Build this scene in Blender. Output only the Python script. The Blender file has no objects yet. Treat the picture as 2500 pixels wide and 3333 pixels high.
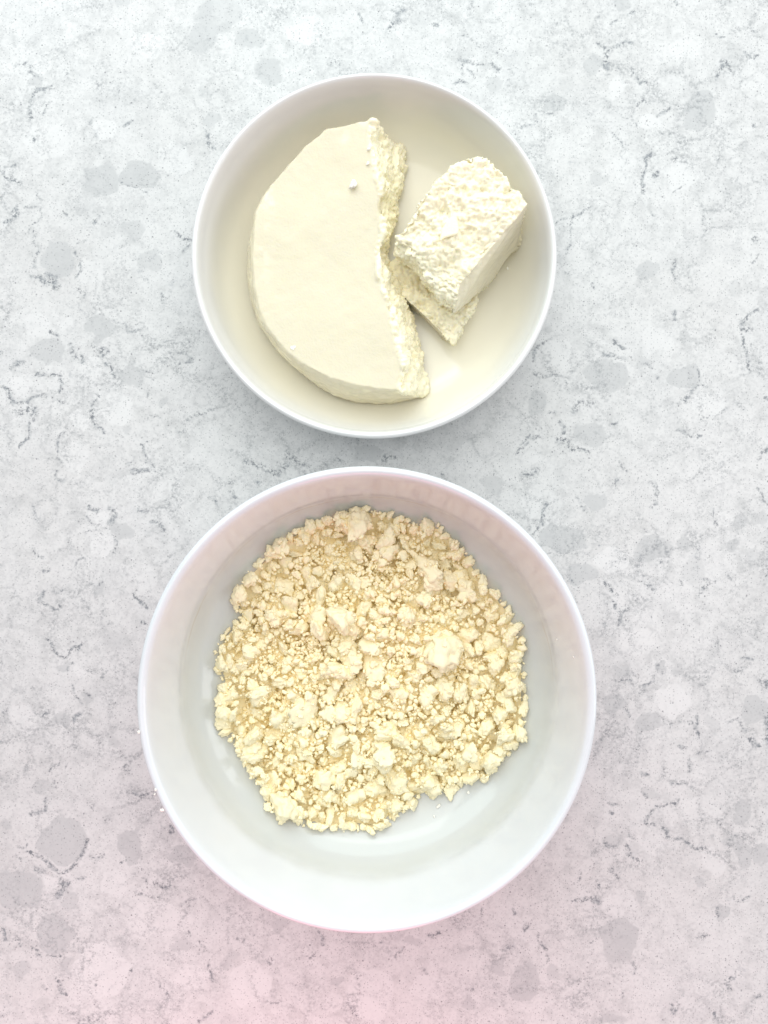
import bpy, bmesh, math, random
import numpy as np
from mathutils import Vector, Matrix

random.seed(11)
rng = np.random.default_rng(11)
scene = bpy.context.scene
COL = scene.collection
R = math.radians

# ------------------------------------------------------------------ camera
CAM_H = 0.425
FPX = 1835.0                      # focal length in the 1659 x 2212 measuring grid
CX, CY = 829.5, 1106.0
cam_d = bpy.data.cameras.new('camera')
cam_d.sensor_fit = 'VERTICAL'
cam_d.sensor_height = 36.0
cam_d.sensor_width = 27.0
cam_d.lens = 36.0 * FPX / 2212.0
cam_d.clip_start = 0.01
cam_d.clip_end = 50
cam = bpy.data.objects.new('camera', cam_d)
cam.location = (0, 0, CAM_H)
COL.objects.link(cam)
scene.camera = cam

# ------------------------------------------------------------------ world and lamps
world = bpy.data.worlds.new('World')
scene.world = world
world.use_nodes = True
bg = world.node_tree.nodes['Background']
bg.inputs[0].default_value = (0.93, 0.955, 1.0, 1)
bg.inputs[1].default_value = 0.38


def area(name, loc, target, size, size_y, power, color):
    d = bpy.data.lights.new(name, 'AREA')
    d.shape = 'RECTANGLE'
    d.size, d.size_y = size, size_y
    d.energy = power
    d.color = color
    o = bpy.data.objects.new(name, d)
    o.location = loc
    o.rotation_euler = (Vector(target) - Vector(loc)).to_track_quat('-Z', 'Y').to_euler()
    COL.objects.link(o)
    return o


area('window_light', (-0.36, 1.0, 0.55), (0, 0.0, 0), 2.0, 0.8, 9.4, (0.84, 0.975, 1.0))
area('ceiling_light', (0.0, 0.75, 1.55), (0, 0.1, 0), 2.2, 2.0, 25.0, (0.985, 0.99, 0.975))
area('side_fill_light', (1.2, 0.05, 0.42), (0, 0.03, 0), 1.0, 0.6, 4.6, (0.98, 0.985, 1.0))  # unseen added fill, brightens the gap between the bowls
area('pink_bounce_light', (-0.05, -0.52, 0.16), (-0.04, -0.2, 0.0), 0.28, 0.22, 0.85, (1.0, 0.25, 0.35))

vs = scene.view_settings
vs.view_transform = 'Standard'
vs.look = 'None'
vs.exposure = 0.22
vs.gamma = 1.0
scene.cycles.use_denoising = True
scene.cycles.diffuse_bounces = 10
scene.cycles.max_bounces = 14


# ------------------------------------------------------------------ helpers
def unproj(px, py, z):
    d = CAM_H - z
    return np.array([(px - CX) * d / FPX, (CY - py) * d / FPX, z])


def full(fx, fy, z=0.0):          # photograph pixel (2500 x 3333) to a point
    return unproj(fx / 1.5069, fy / 1.5069, z)


def hash3(i, j, k, s):
    n = (i.astype(np.int64) * 73856093) ^ (j.astype(np.int64) * 19349663) ^ (k.astype(np.int64) * 83492791) ^ (s * 2654435761)
    n = (n ^ (n >> 13)) * 1274126177
    n = n ^ (n >> 16)
    return (n & 0xFFFFFF) / float(0xFFFFFF)


def vnoise(p, scale, seed=0):
    """smooth value noise in -1..1 at points p (n,3); scale = feature size"""
    q = p / scale
    f = np.floor(q)
    t = q - f
    t = t * t * t * (t * (t * 6 - 15) + 10)
    i, j, k = f[:, 0].astype(int), f[:, 1].astype(int), f[:, 2].astype(int)
    r = 0
    for a in (0, 1):
        wa = t[:, 0] if a else 1 - t[:, 0]
        for b in (0, 1):
            wb = t[:, 1] if b else 1 - t[:, 1]
            for c in (0, 1):
                wc = t[:, 2] if c else 1 - t[:, 2]
                r = r + wa * wb * wc * hash3(i + a, j + b, k + c, seed)
    return r * 2 - 1


def fbm(p, scale, octaves=3, seed=0):
    r, a = 0, 1.0
    for o in range(octaves):
        r = r + a * vnoise(p, scale, seed + o * 17)
        scale *= 0.5
        a *= 0.5
    return r


def worley(p, scale, seed=0):
    """distance to the nearest feature point, in cells"""
    q = p / scale
    f = np.floor(q).astype(int)
    best = np.full(len(p), 9.0)
    for a in (-1, 0, 1):
        for b in (-1, 0, 1):
            for c in (-1, 0, 1):
                i, j, k = f[:, 0] + a, f[:, 1] + b, f[:, 2] + c
                dx = i + hash3(i, j, k, seed) - q[:, 0]
                dy = j + hash3(i, j, k, seed + 5) - q[:, 1]
                dz = k + hash3(i, j, k, seed + 9) - q[:, 2]
                best = np.minimum(best, dx * dx + dy * dy + dz * dz)
    return np.sqrt(best)


def mesh_from(name, verts, faces, smooth=True):
    me = bpy.data.meshes.new(name)
    me.from_pydata([tuple(v) for v in verts], [], [tuple(f) for f in faces])
    if smooth:
        me.polygons.foreach_set('use_smooth', np.ones(len(me.polygons), bool))
    me.update()
    return me


def coords(me):
    a = np.empty(len(me.vertices) * 3)
    me.vertices.foreach_get('co', a)
    return a.reshape(-1, 3)


def normals(me):
    a = np.empty(len(me.vertices) * 3, np.float32)
    me.vertex_normals.foreach_get('vector', a)
    return a.reshape(-1, 3).astype(float)


def set_coords(me, c):
    me.vertices.foreach_set('co', np.ascontiguousarray(c, np.float32).ravel())
    me.update()


def remeshed(me, voxel):
    o = bpy.data.objects.new('tmp', me)
    COL.objects.link(o)
    m = o.modifiers.new('r', 'REMESH')
    m.mode = 'VOXEL'
    m.voxel_size = voxel
    dg = bpy.context.evaluated_depsgraph_get()
    out = bpy.data.meshes.new_from_object(o.evaluated_get(dg))
    bpy.data.objects.remove(o)
    out.polygons.foreach_set('use_smooth', np.ones(len(out.polygons), bool))
    return out


def point_attr(me, name, values):
    at = me.attributes.new(name, 'FLOAT', 'POINT')
    at.data.foreach_set('value', np.ascontiguousarray(values, np.float32))


def link(name, me, mat, parent=None):
    me.name = name
    me.materials.clear()
    me.materials.append(mat)
    o = bpy.data.objects.new(name, me)
    COL.objects.link(o)
    if parent:
        o.parent = parent
    return o


def tag(o, label, cat, group=None):
    o['label'] = label
    o['category'] = cat
    if group:
        o['group'] = group
    return o


class NT:
    def __init__(self, name):
        self.m = bpy.data.materials.new(name)
        self.m.use_nodes = True
        self.t = self.m.node_tree
        self.b = self.t.nodes['Principled BSDF']

    def n(self, kind, **kw):
        nd = self.t.nodes.new(kind)
        for k, v in kw.items():
            setattr(nd, k, v)
        return nd

    def l(self, a, b):
        self.t.links.new(a, b)

    def tex(self):
        return self.n('ShaderNodeTexCoord').outputs['Object']

    def noise(self, vec, scale, detail=4, rough=0.55, dist=0.0):
        nd = self.n('ShaderNodeTexNoise')
        nd.inputs['Scale'].default_value = scale
        nd.inputs['Detail'].default_value = detail
        nd.inputs['Roughness'].default_value = rough
        nd.inputs['Distortion'].default_value = dist
        self.l(vec, nd.inputs['Vector'])
        return nd

    def ramp(self, val, a, b, c0=0.0, c1=1.0):
        nd = self.n('ShaderNodeMapRange', interpolation_type='SMOOTHSTEP')
        self.l(val, nd.inputs[0])
        for i, v in enumerate((a, b, c0, c1)):
            nd.inputs[1 + i].default_value = v
        return nd.outputs[0]

    def math(self, op, a, b=None, clamp=False):
        nd = self.n('ShaderNodeMath', operation=op, use_clamp=clamp)
        for i, v in enumerate((a, b)):
            if v is None:
                continue
            if isinstance(v, (int, float)):
                nd.inputs[i].default_value = v
            else:
                self.l(v, nd.inputs[i])
        return nd.outputs[0]

    def mix(self, fac, a, b):
        nd = self.n('ShaderNodeMix', data_type='RGBA')
        if isinstance(fac, (int, float)):
            nd.inputs[0].default_value = fac
        else:
            self.l(fac, nd.inputs[0])
        for i, v in ((6, a), (7, b)):
            if isinstance(v, tuple):
                nd.inputs[i].default_value = v + (1,)
            else:
                self.l(v, nd.inputs[i])
        return nd.outputs[2]

    def attr(self, name):
        return self.n('ShaderNodeAttribute', attribute_name=name).outputs['Fac']

    def bump(self, h, strength, dist):
        nd = self.n('ShaderNodeBump')
        nd.inputs['Strength'].default_value = strength
        nd.inputs['Distance'].default_value = dist
        self.l(h, nd.inputs['Height'])
        self.l(nd.outputs[0], self.b.inputs['Normal'])


# ------------------------------------------------------------------ materials
def porcelain_mat(name, r0, r1, tint, ring, c0, c1):
    k = NT(name)
    v = k.tex()
    n = k.noise(v, 35, 3)
    base = k.mix(k.ramp(n.outputs['Fac'], 0.3, 0.7), c0, c1)
    # inside tint by depth: dried film plus painted bounce and floor shade, uneven edge
    inner_tint = k.math('ADD', k.attr('depth'), k.math('MULTIPLY', k.math('SUBTRACT', k.noise(v, 30, 4).outputs['Fac'], 0.5), 0.25))
    base = k.mix(k.ramp(inner_tint, r0, r1), base, tint)
    line = k.math('ABSOLUTE', k.math('SUBTRACT', k.math('ADD', k.attr('depth'), k.math('MULTIPLY', k.math('SUBTRACT', k.noise(v, 55, 4).outputs['Fac'], 0.5), 0.05)), ring))
    lf = k.math('MULTIPLY', k.ramp(line, 0.012, 0.003), k.ramp(k.noise(v, 26, 3).outputs['Fac'], 0.42, 0.62))
    sx = k.n('ShaderNodeSeparateXYZ')
    k.l(v, sx.inputs[0])
    lf = k.math('MULTIPLY', lf, k.ramp(sx.outputs[1], -0.03, 0.05))
    base = k.mix(k.math('MULTIPLY', lf, 0.45), base, (0.50, 0.45, 0.36))
    k.l(base, k.b.inputs['Base Color'])
    k.l(k.ramp(k.noise(v, 60, 3).outputs['Fac'], 0.3, 0.8, 0.08, 0.15), k.b.inputs['Roughness'])
    k.b.inputs['IOR'].default_value = 1.5
    k.bump(k.noise(v, 45, 2).outputs['Fac'], 0.06, 0.001)
    return k.m


def cheese_mat(name, skin, inside, scale, rough, sss):
    k = NT(name)
    v = k.tex()
    a = k.attr('crumbly')
    n = k.noise(v, 90, 4)
    n2 = k.noise(v, 900, 3)
    c = k.mix(a, skin, inside)
    warm = k.mix(k.math('MULTIPLY', k.ramp(n.outputs['Fac'], 0.35, 0.7, 0.0, 0.3), k.math('ADD', a, 0.25, True)), c, (0.90, 0.79, 0.48))
    c = k.mix(k.math('MULTIPLY', k.ramp(n2.outputs['Fac'], 0.5, 0.75, 0, 0.25), a), warm, (0.95, 0.92, 0.74))
    k.l(c, k.b.inputs['Base Color'])
    k.b.inputs['Subsurface Weight'].default_value = sss
    k.b.inputs['Subsurface Radius'].default_value = (1.0, 0.66, 0.16)
    k.b.inputs['Subsurface Scale'].default_value = scale
    k.b.inputs['Roughness'].default_value = rough
    k.b.inputs['Specular IOR Level'].default_value = 0.35
    k.bump(n2.outputs['Fac'], 0.25, 0.0006)
    return k.m


def quartz_mat():
    k = NT('speckled_quartz')
    v = k.tex()
    vein, peb = k.attr('vein'), k.attr('pebble')
    # warped coordinates so that cell edges are not straight
    w = k.noise(v, 70, 3)
    wv = k.n('ShaderNodeVectorMath', operation='MULTIPLY_ADD')
    k.l(w.outputs['Color'], wv.inputs[0])
    wv.inputs[1].default_value = (0.012, 0.012, 0.012)
    k.l(v, wv.inputs[2])
    wvo = wv.outputs[0]
    cells = k.n('ShaderNodeTexVoronoi', feature='SMOOTH_F1')
    cells.inputs['Scale'].default_value = 55
    cells.inputs['Smoothness'].default_value = 0.35
    k.l(wvo, cells.inputs['Vector'])
    sep = k.n('ShaderNodeSeparateColor')
    k.l(cells.outputs['Color'], sep.inputs[0])
    mott = k.noise(wvo, 130, 7, 0.74)
    fine = k.noise(v, 650, 4, 0.7)
    large = k.noise(v, 14, 3, 0.5)
    # white grains in a greyer matrix
    base = k.mix(k.ramp(mott.outputs['Fac'], 0.26, 0.58), (0.475, 0.483, 0.477), (0.625, 0.63, 0.62))
    base = k.mix(k.math('MULTIPLY', k.ramp(sep.outputs[0], 0.55, 1.0), 0.14), base, (0.48, 0.49, 0.495))
    base = k.mix(k.math('MULTIPLY', k.ramp(sep.outputs[1], 0.5, 1.0), 0.5), base, (0.64, 0.645, 0.635))
    base = k.mix(k.math('MULTIPLY', k.ramp(large.outputs['Fac'], 0.45, 0.7), 0.25), base, (0.55, 0.54, 0.525))
    base = k.mix(k.math('MULTIPLY', k.ramp(fine.outputs['Fac'], 0.46, 0.70), 0.32), base, (0.36, 0.372, 0.376))
    # traced pebbles: grey ones positive, pale ones negative
    pw = k.math('ADD', peb, k.math('MULTIPLY', k.math('SUBTRACT', mott.outputs['Fac'], 0.5), 0.55))
    base = k.mix(k.math('MULTIPLY', k.ramp(pw, 0.16, 0.66), 0.68), base, (0.455, 0.466, 0.464))
    base = k.mix(k.math('MULTIPLY', k.ramp(pw, -0.18, -0.62), 0.75), base, (0.66, 0.665, 0.655))
    # grey granular matrix between the grains, in loose drifts
    brk = k.noise(v, 620, 5, 0.75)
    drift = k.noise(v, 22, 4, 0.6)
    vein_wide = k.math('MULTIPLY', vein, 1.3, True)
    for sc_, width, amount in ((62, 0.17, 0.9), (135, 0.20, 0.6)):
        ed = k.n('ShaderNodeTexVoronoi', feature='DISTANCE_TO_EDGE')
        ed.inputs['Scale'].default_value = sc_
        k.l(wvo, ed.inputs['Vector'])
        e = k.ramp(ed.outputs['Distance'], width, 0.0)
        e = k.math('MULTIPLY', e, k.ramp(drift.outputs['Fac'], 0.44, 0.68))
        e = k.math('MULTIPLY', e, k.ramp(brk.outputs['Fac'], 0.40, 0.66))
        base = k.mix(k.math('MULTIPLY', e, amount), base, (0.225, 0.24, 0.25))
        drift = k.noise(v, 31, 4, 0.6)
    # veins: traced, broken up by noise
    vm = k.math('MULTIPLY', vein, k.ramp(brk.outputs['Fac'], 0.41, 0.62))
    base = k.mix(k.ramp(vm, 0.03, 0.5, 0.0, 0.92), base, (0.15, 0.165, 0.18))
    halo = k.math('MULTIPLY', vein, k.ramp(k.noise(wvo, 160, 4).outputs['Fac'], 0.35, 0.65))
    base = k.mix(k.math('MULTIPLY', k.ramp(halo, 0.02, 0.6), 0.55), base, (0.33, 0.35, 0.36))
    # thin procedural hair veins between them
    hv = k.noise(wvo, 38, 3, 0.5)
    hair = k.ramp(k.math('ABSOLUTE', k.math('SUBTRACT', hv.outputs['Fac'], 0.5)), 0.012, 0.0)
    hair = k.math('MULTIPLY', hair, k.ramp(k.noise(v, 55, 3).outputs['Fac'], 0.52, 0.72))
    hair = k.math('MULTIPLY', hair, k.ramp(brk.outputs['Fac'], 0.4, 0.6))
    base = k.mix(k.math('MULTIPLY', hair, 0.6), base, (0.30, 0.32, 0.34))
    # dark specks
    for sc_, th, keep, strength in ((620, 0.13, 0.6, 0.6), (380, 0.085, 0.74, 0.9), (1000, 0.2, 0.5, 0.5)):
        sp = k.n('ShaderNodeTexVoronoi', feature='F1')
        sp.inputs['Scale'].default_value = sc_
        k.l(v, sp.inputs['Vector'])
        s2 = k.n('ShaderNodeSeparateColor')
        k.l(sp.outputs['Color'], s2.inputs[0])
        f = k.math('MULTIPLY', k.ramp(sp.outputs['Distance'], th + 0.12, th), k.ramp(s2.outputs[0], keep, keep + 0.25))
        base = k.mix(k.math('MULTIPLY', f, strength), base, (0.19, 0.195, 0.205))
    k.l(base, k.b.inputs['Base Color'])
    k.b.inputs['Roughness'].default_value = 0.32
    k.b.inputs['Specular IOR Level'].default_value = 0.4
    return k.m


PORCELAIN_SMALL = porcelain_mat('white_porcelain_whey_bounce_tint', 0.12, 0.85, (0.80, 0.77, 0.65), -1.0, (0.75, 0.75, 0.74), (0.77, 0.77, 0.76))  # cream tint: thin cheese film plus yellow bounce painted into the colour
PORCELAIN_BIG = porcelain_mat('white_porcelain', 0.42, 0.62, (0.60, 0.615, 0.595), 0.56, (0.69, 0.71, 0.73), (0.71, 0.73, 0.75))  # tint greys the floor: its shade is put into the colour
WHEEL = cheese_mat('fresh_cheese', (0.70, 0.645, 0.485), (0.96, 0.90, 0.68), 0.0030, 0.25, 0.1)
CURD = cheese_mat('cheese_curd', (0.985, 0.885, 0.595), (0.985, 0.895, 0.62), 0.0022, 0.6, 0.0)
DRY = cheese_mat('dry_white_curd', (0.96, 0.95, 0.90), (0.96, 0.95, 0.90), 0.001, 0.6, 0.0)
QUARTZ = quartz_mat()

# ------------------------------------------------------------------ countertop
A, B, C_, D_ = (0, 0, 2.074), (1700, 0, 2.074), (0, 1000, 2.2114), (1700, 1000, 2.074)
E_, F_, G_, H_ = (0, 2300, 2.074), (1700, 2300, 2.074), (1900, 1900, 2.765), (700, 0, 1.508)
I_, J_, K_ = (600, 1200, 1.276), (700, 2900, 1.508), (0, 1900, 3.318)
VEINS = [
 (A, "1.5 .5 110,450 180,440 200,490 280,530|1.2 .8 350,585 290,600 240,630 210,680 190,740 200,800|.8 .6 330,690 310,740 280,770|.8 .4 250,380 330,385|1.2 .6 430,460 470,500|1.2 .5 640,600 670,580 660,530|.7 .9 885,815 870,840 840,855|.9 .5 1035,580 1060,600|.9 .5 1085,635 1110,620|.7 .5 610,830 615,800|.7 .7 225,935 220,960|.9 .7 10,1150 40,1200 100,1225 155,1250|.8 .5 30,1130 110,1110|.7 .6 245,1300 265,1330 300,1345|1 .8 105,1390 115,1440 105,1470|1 .9 20,1505 70,1490|.8 .5 160,1390 250,1400 285,1450 260,1510 200,1550 190,1570|1.2 .5 240,1560 235,1640 250,1720 230,1800|2.2 .8 230,1870 290,1900 350,1900 390,1940|1.5 .6 300,1850 380,1880|.8 .7 505,1695 525,1730 555,1760 545,1820 510,1880|.8 .5 520,1640 580,1630|.9 .9 625,1500 665,1465|.8 .5 430,1450 470,1460|.6 .6 820,1205 870,1260 950,1285 1000,1310|1.3 .7 1190,1580 1240,1620 1285,1640|1.2 .5 1230,1700 1280,1670|1.6 .7 1400,920 1415,980 1440,1010|.8 .5 1370,880 1400,940|.8 .4 1500,755 1570,745|1.2 .6 530,1960 560,2000|1 .6 1090,1990 1110,2030|1 .4 970,1870 1000,1900|.9 .5 1140,1470 1160,1500"),
 (B, "1.2 .7 510,290 570,330 640,315 700,290 740,295|1 .7 565,350 570,400 560,460|1.3 .45 600,160 660,140|1.2 .7 1020,10 1040,30|.7 .7 700,100 740,80|.7 .8 750,455 765,500 785,560 850,562|1 .6 820,650 820,690 790,720|.8 .6 820,690 860,720|1 .6 930,770 985,745|.8 .4 650,770 740,815 780,850|.9 .5 590,910 660,960 670,1000|.8 .9 900,1040 835,1065 835,1120 840,1160 825,1200 820,1310|.6 1 895,1170 900,1205|1.2 .4 740,1370 800,1360|.9 .6 230,1500 330,1480 400,1450 460,1415|.8 .5 335,1500 330,1600 300,1720|.8 .6 1295,220 1315,255 1370,255|1 .7 1300,525 1340,470 1365,420 1405,470|1 .6 1365,415 1345,400|.9 .7 1490,360 1530,400 1570,400 1585,375|.9 .5 1535,200 1590,215|.9 .7 1565,840 1580,865|.6 .4 980,1030 1100,1105|.7 .4 1000,1300 1030,1270 1120,1250|1.2 .6 1030,1760 1020,1830 1035,1870|.4 .8 1535,1775 1590,1700|1.4 .6 1560,1610 1590,1620|.9 .6 470,1910 480,1940|.7 .6 290,1860 310,1862|.9 .5 860,1450 900,1460|1.2 .5 90,780 100,830 60,840 0,850|.7 .5 150,760 220,800|.7 .4 1300,560 1305,620"),
 (C_, "1 .8 345,165 390,190 410,215|1 .7 0,315 20,310|1.5 .6 100,440 130,400 160,385|1 .4 220,350 240,340|1.8 .45 490,270 530,310 580,360 590,410|1.5 .7 670,270 700,300 760,350|1 .8 740,290 790,330|1 .5 690,350 760,370|1.2 .7 770,420 815,450 820,490|1 .55 850,100 900,110 920,170 1000,165 1055,155|1 .4 930,140 1000,115|.8 .6 1180,265 1240,265|1.2 .5 1270,350 1330,330 1380,370 1340,410 1290,420|1.2 .7 270,490 330,480 440,490 460,530 425,590|1.2 .75 10,570 60,610 60,660 100,690 180,690 230,650 320,630|2 .55 110,760 200,730 260,750 240,810|1 .7 215,810 225,900 190,970 150,1015|.8 .8 440,660 460,685|.9 .6 690,595 715,620 690,670 660,710|1.3 .6 670,740 680,800 680,860|.7 .8 700,860 745,910|.9 .6 450,895 425,930 425,1030|1.2 .4 410,1070 430,1130|1.3 .5 370,1190 400,1180 400,1230 460,1255|.7 .7 1060,960 1010,985 1040,1060 1045,1110|1.6 .8 960,1180 1040,1185 1075,1165|.9 .5 1060,1110 1130,1180|1.3 .35 500,1260 590,1270 580,1310|1.6 .7 640,1440 690,1460|.9 .5 620,1510 660,1560 790,1580|1.6 .65 790,1440 830,1490 810,1540|1 .6 605,1645 630,1620 680,1620|.8 .6 730,1620 740,1640|.9 .5 800,1640 850,1700 830,1770|1 .6 1000,1460 1060,1465|1.2 .6 1080,1560 1150,1560 1175,1610|1 .8 250,1720 270,1770 300,1810|.9 .6 305,1890 340,1880|.7 .5 240,1420 255,1480|1 .6 560,1820 630,1800|.7 .4 480,1890 560,1840|.8 .5 640,1990 720,1985|1.2 .6 320,2060 290,2130 370,2170 420,2190 440,2140|.9 .4 380,2060 460,2030|1.4 .7 960,2080 1000,2110 1040,2150|1 .5 1060,580 1050,640|.8 .5 1500,745 1548,740|.9 .5 1330,810 1470,770|1 .4 1070,800 1160,810|1.2 .4 1280,890 1330,880|.7 .5 1020,440 1070,460|.6 .5 1030,490 1110,515|.8 .5 1500,1360 1548,1390"),
 (D_, ".9 .6 75,370 65,310 100,270 190,205|1.2 .5 90,455 170,470 270,470 290,520|.9 .6 480,45 490,55|1 .8 1025,15 1040,75|1.5 .5 560,330 600,335 680,345|1.1 .8 630,225 650,260 685,270|1.2 .6 830,370 850,400 870,415|.8 .6 915,470 920,490|1.3 .7 1600,10 1530,60 1490,110 1500,150 1550,160|1 .7 1495,190 1515,260 1510,340 1560,420|.8 .7 1180,440 1185,490|.9 .55 1250,520 1180,525 1150,570 1110,640|1 .4 1370,680 1340,720 1200,745|.8 .5 1450,660 1490,690|1 .8 1640,605 1659,620|1.1 .7 1030,820 1090,850 1100,880 1150,860 1210,870|1.8 .5 360,710 400,650 470,650|1 .5 200,720 240,715|1.4 .6 265,770 285,820 280,870|1.8 .6 240,900 300,920 330,950|1.2 .7 340,975 390,960 450,975|1.3 .5 50,880 120,890|1.2 .5 0,940 40,920|1.5 .5 10,1130 100,1110|1 .6 600,790 640,790|1.2 .5 660,1040 700,1090|.9 .5 640,1140 635,1220|1.3 .5 870,1185 905,1200 920,1320 870,1360|.9 .75 160,1330 150,1400 130,1480 70,1530|1 .4 240,1290 165,1340|1.1 .5 370,1300 430,1370|.9 .5 90,1600 140,1610|.8 .4 170,1660 330,1665 400,1650|.9 .5 1290,1350 1300,1460|1.1 .6 1590,1030 1610,970 1655,950|.9 .6 1590,1220 1640,1310|1 .6 820,1500 840,1515|.7 .5 480,1590 540,1595|.9 .5 930,1720 960,1750|.9 .8 550,1875 610,1900 650,1945|1.1 .8 625,1980 650,2040 660,2070|1 .4 700,2040 730,2010|1 .6 300,1820 350,1850|1.8 .6 830,1880 880,1910|1.3 .6 1230,1830 1275,1860 1180,1930|1 .6 1410,1820 1420,1840|.9 .6 1645,1740 1640,1800|.4 .9 1005,1920 1006,1932|.8 .4 640,1640 700,1625|.8 .5 1060,1860 1070,1890"),
 (G_, ".9 .7 320,240 320,330 300,360|1.2 .5 330,240 410,205|1 .6 260,850 350,850 420,860|1 .5 440,800 480,830|1 .7 615,820 620,870 540,920 545,950|.9 .5 500,980 545,985|1.2 .4 690,700 680,760 730,810|1.1 .5 1420,690 1530,680|1.2 .45 1430,740 1440,770 1370,790|1.6 .6 1590,870 1640,870 1640,930|1.2 .4 1460,610 1420,580 1410,530|1.5 .8 1640,1210 1645,1260|1.2 .6 1010,1210 1000,1270 1025,1350|1 .4 860,1250 990,1270|1 .5 360,1130 430,1205|1 .6 780,1260 790,1295|1.3 .5 1420,1270 1480,1310|.9 .4 680,1200 740,1225"),
 (E_, "1.3 .6 20,45 60,20|1.1 .6 300,60 335,35|1.1 .9 490,95 490,65 540,60|1 .5 605,60 620,70|1.1 .6 160,400 170,435|.9 .6 395,370 350,400 335,440|.8 .6 435,380 445,395|1 .8 310,640 290,690 240,730 200,725|.9 .5 360,480 360,550|1.6 .4 840,390 870,440|1.2 .8 900,570 945,600 990,600|.9 .6 180,930 160,965 110,960|.9 .5 100,1010 130,1040|1.1 .75 180,990 270,1010 330,1070 400,1110 470,1100 530,1040 570,980 600,900|1.2 .5 600,1020 700,1010|2 .5 240,1080 290,1110|1.6 .7 1150,820 1160,850|1.2 .5 520,1170 560,1160|2.2 .7 400,1180 450,1200 400,1290|1 .6 980,1170 990,1190|1.6 .6 1050,1210 1140,1210|1.4 .4 920,1260 1030,1270|.9 .7 805,1040 815,1050|1.1 .7 15,1500 25,1580|1.2 .5 110,1570 140,1630|1 .7 210,1620 250,1640 240,1670 270,1680|1 .5 320,1680 420,1690|1.1 .7 385,1840 400,1880 440,1930|1.2 .5 295,1900 310,1915|.9 .5 1060,1870 1130,1920 1140,1990|1.2 .5 1350,1580 1390,1640|1.3 .5 1420,1750 1450,1840|1 .5 1260,1500 1280,1530|.9 .6 870,1780 880,1800|1.2 .6 1350,2110 1430,2060|1 .4 1220,1330 1320,1300|.8 .6 640,1870 650,1880|1.2 .4 60,2070 20,2100|1 .6 625,650 630,690"),
 (F_, "1 .6 680,20 730,70|1 .7 1170,90 1175,150 1190,190|.9 .4 930,90 1140,110|1 .5 1380,100 1450,70 1500,140 1530,160|2 .7 1540,210 1590,265|1.5 .7 1645,90 1655,230|1.6 .5 800,450 850,455|1 .6 1070,260 1120,270 1090,290|1 .5 1190,300 1250,300|1.2 .5 1140,360 1145,450|1 .5 1000,520 1100,520 1180,550|1 .5 570,630 640,660|1.2 .7 590,700 610,705|1 .6 810,580 825,605|1.1 .65 1030,630 960,660 890,670 860,720 820,780 900,800|1.2 .6 1000,650 1040,640|1.2 .65 940,820 970,830 980,870 1080,890 1150,945 1250,965|1 .5 1270,880 1290,860|1.4 .5 720,860 760,890|1.3 .65 690,935 720,990 790,1050|1 .5 550,910 600,950|1.4 .6 600,1110 640,1160|.9 .5 370,1100 390,1160|1 .6 510,1180 515,1230|1.3 .55 340,1310 460,1300 510,1320|1.5 .6 480,1290 500,1320|1.3 .5 140,1050 170,1055|.8 .5 1420,1260 1430,1310 1480,1325 1520,1290|.9 .7 1320,1360 1320,1410|1.1 .6 1180,1545 1235,1545|.8 .7 100,1550 150,1610 170,1720|1.4 .6 20,1480 25,1510|.8 .5 450,1590 490,1570|1.1 .5 750,1710 750,1800|1.2 .6 1380,1850 1430,1850|1.2 .6 1390,1880 1420,1920|1.5 .6 1580,1940 1600,1945|1.3 .5 1000,2010 1030,2060 1070,2020|.9 .5 670,1970 700,1910|1.1 .6 1300,2060 1310,2120|1.3 .4 340,2080 370,2085"),
 (H_, ".7 .6 720,60 735,120|1.8 .6 930,40 900,60 905,110 870,130 840,150|1.3 .5 880,50 945,45|.9 .8 1075,140 1090,125|1.3 .6 1200,300 1240,320 1320,310|1 .5 1220,330 1220,360|1.4 .6 1170,410 1200,390 1230,410|.9 .6 1250,350 1275,375|1.4 .7 1355,315 1385,350|1.2 .5 1380,255 1400,265|.8 .8 210,60 220,62|.8 .7 440,262 450,268|1 .4 580,290 605,320|1.2 .35 1200,170 1330,230|.7 .6 1430,400 1445,402|1 .5 1440,340 1460,370"),
 (I_, "1.2 .8 635,375 650,380|1.3 .7 830,370 870,372|1.4 .55 250,380 300,390 340,430 400,430 430,380 420,340|1.5 .5 450,370 520,400|1 .6 290,460 320,480|1 .6 190,510 210,540|1.1 .6 1065,430 1095,465|.9 .6 1370,350 1400,310 1440,270|.5 .6 720,285 722,310|1 .5 120,520 140,560|1 .6 180,470 200,465|1.2 .4 1400,460 1470,430|1 .5 1575,250 1560,320"),
 (J_, "1 .6 510,210 525,260|1.5 .6 1045,205 1100,215|1.2 .5 815,265 830,262|1.2 .6 1310,100 1315,120|.9 .7 1455,80 1470,110|1.2 .6 1525,175 1528,190|1.5 .5 1410,295 1470,270|1.4 .4 1030,370 1050,410|1.2 .4 900,340 920,280|1.2 .5 660,560 710,610|.9 .6 450,325 480,315|1.2 .6 265,340 280,350|1 .5 1225,490 1275,490|1 .5 110,225 140,235|1.2 .4 260,545 320,545"),
 (K_, ".7 1 505,610 550,690 630,760 690,780 740,740 790,690 830,710 885,655|1.2 .9 780,690 840,710|.9 .6 775,855 735,940|1.1 .5 940,920 1010,970|1.1 .5 1090,940 1140,970 1100,1000|.9 .5 770,1110 800,1170 810,1240 860,1290|.8 .6 950,1220 970,1225|.9 .6 170,1150 180,1170|1 .5 380,1380 400,1400|1 .5 500,1410 540,1400|1 .5 970,1420 990,1440|1.2 .6 1540,430 1590,450|1 .5 60,1370 90,1410"),
]
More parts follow.
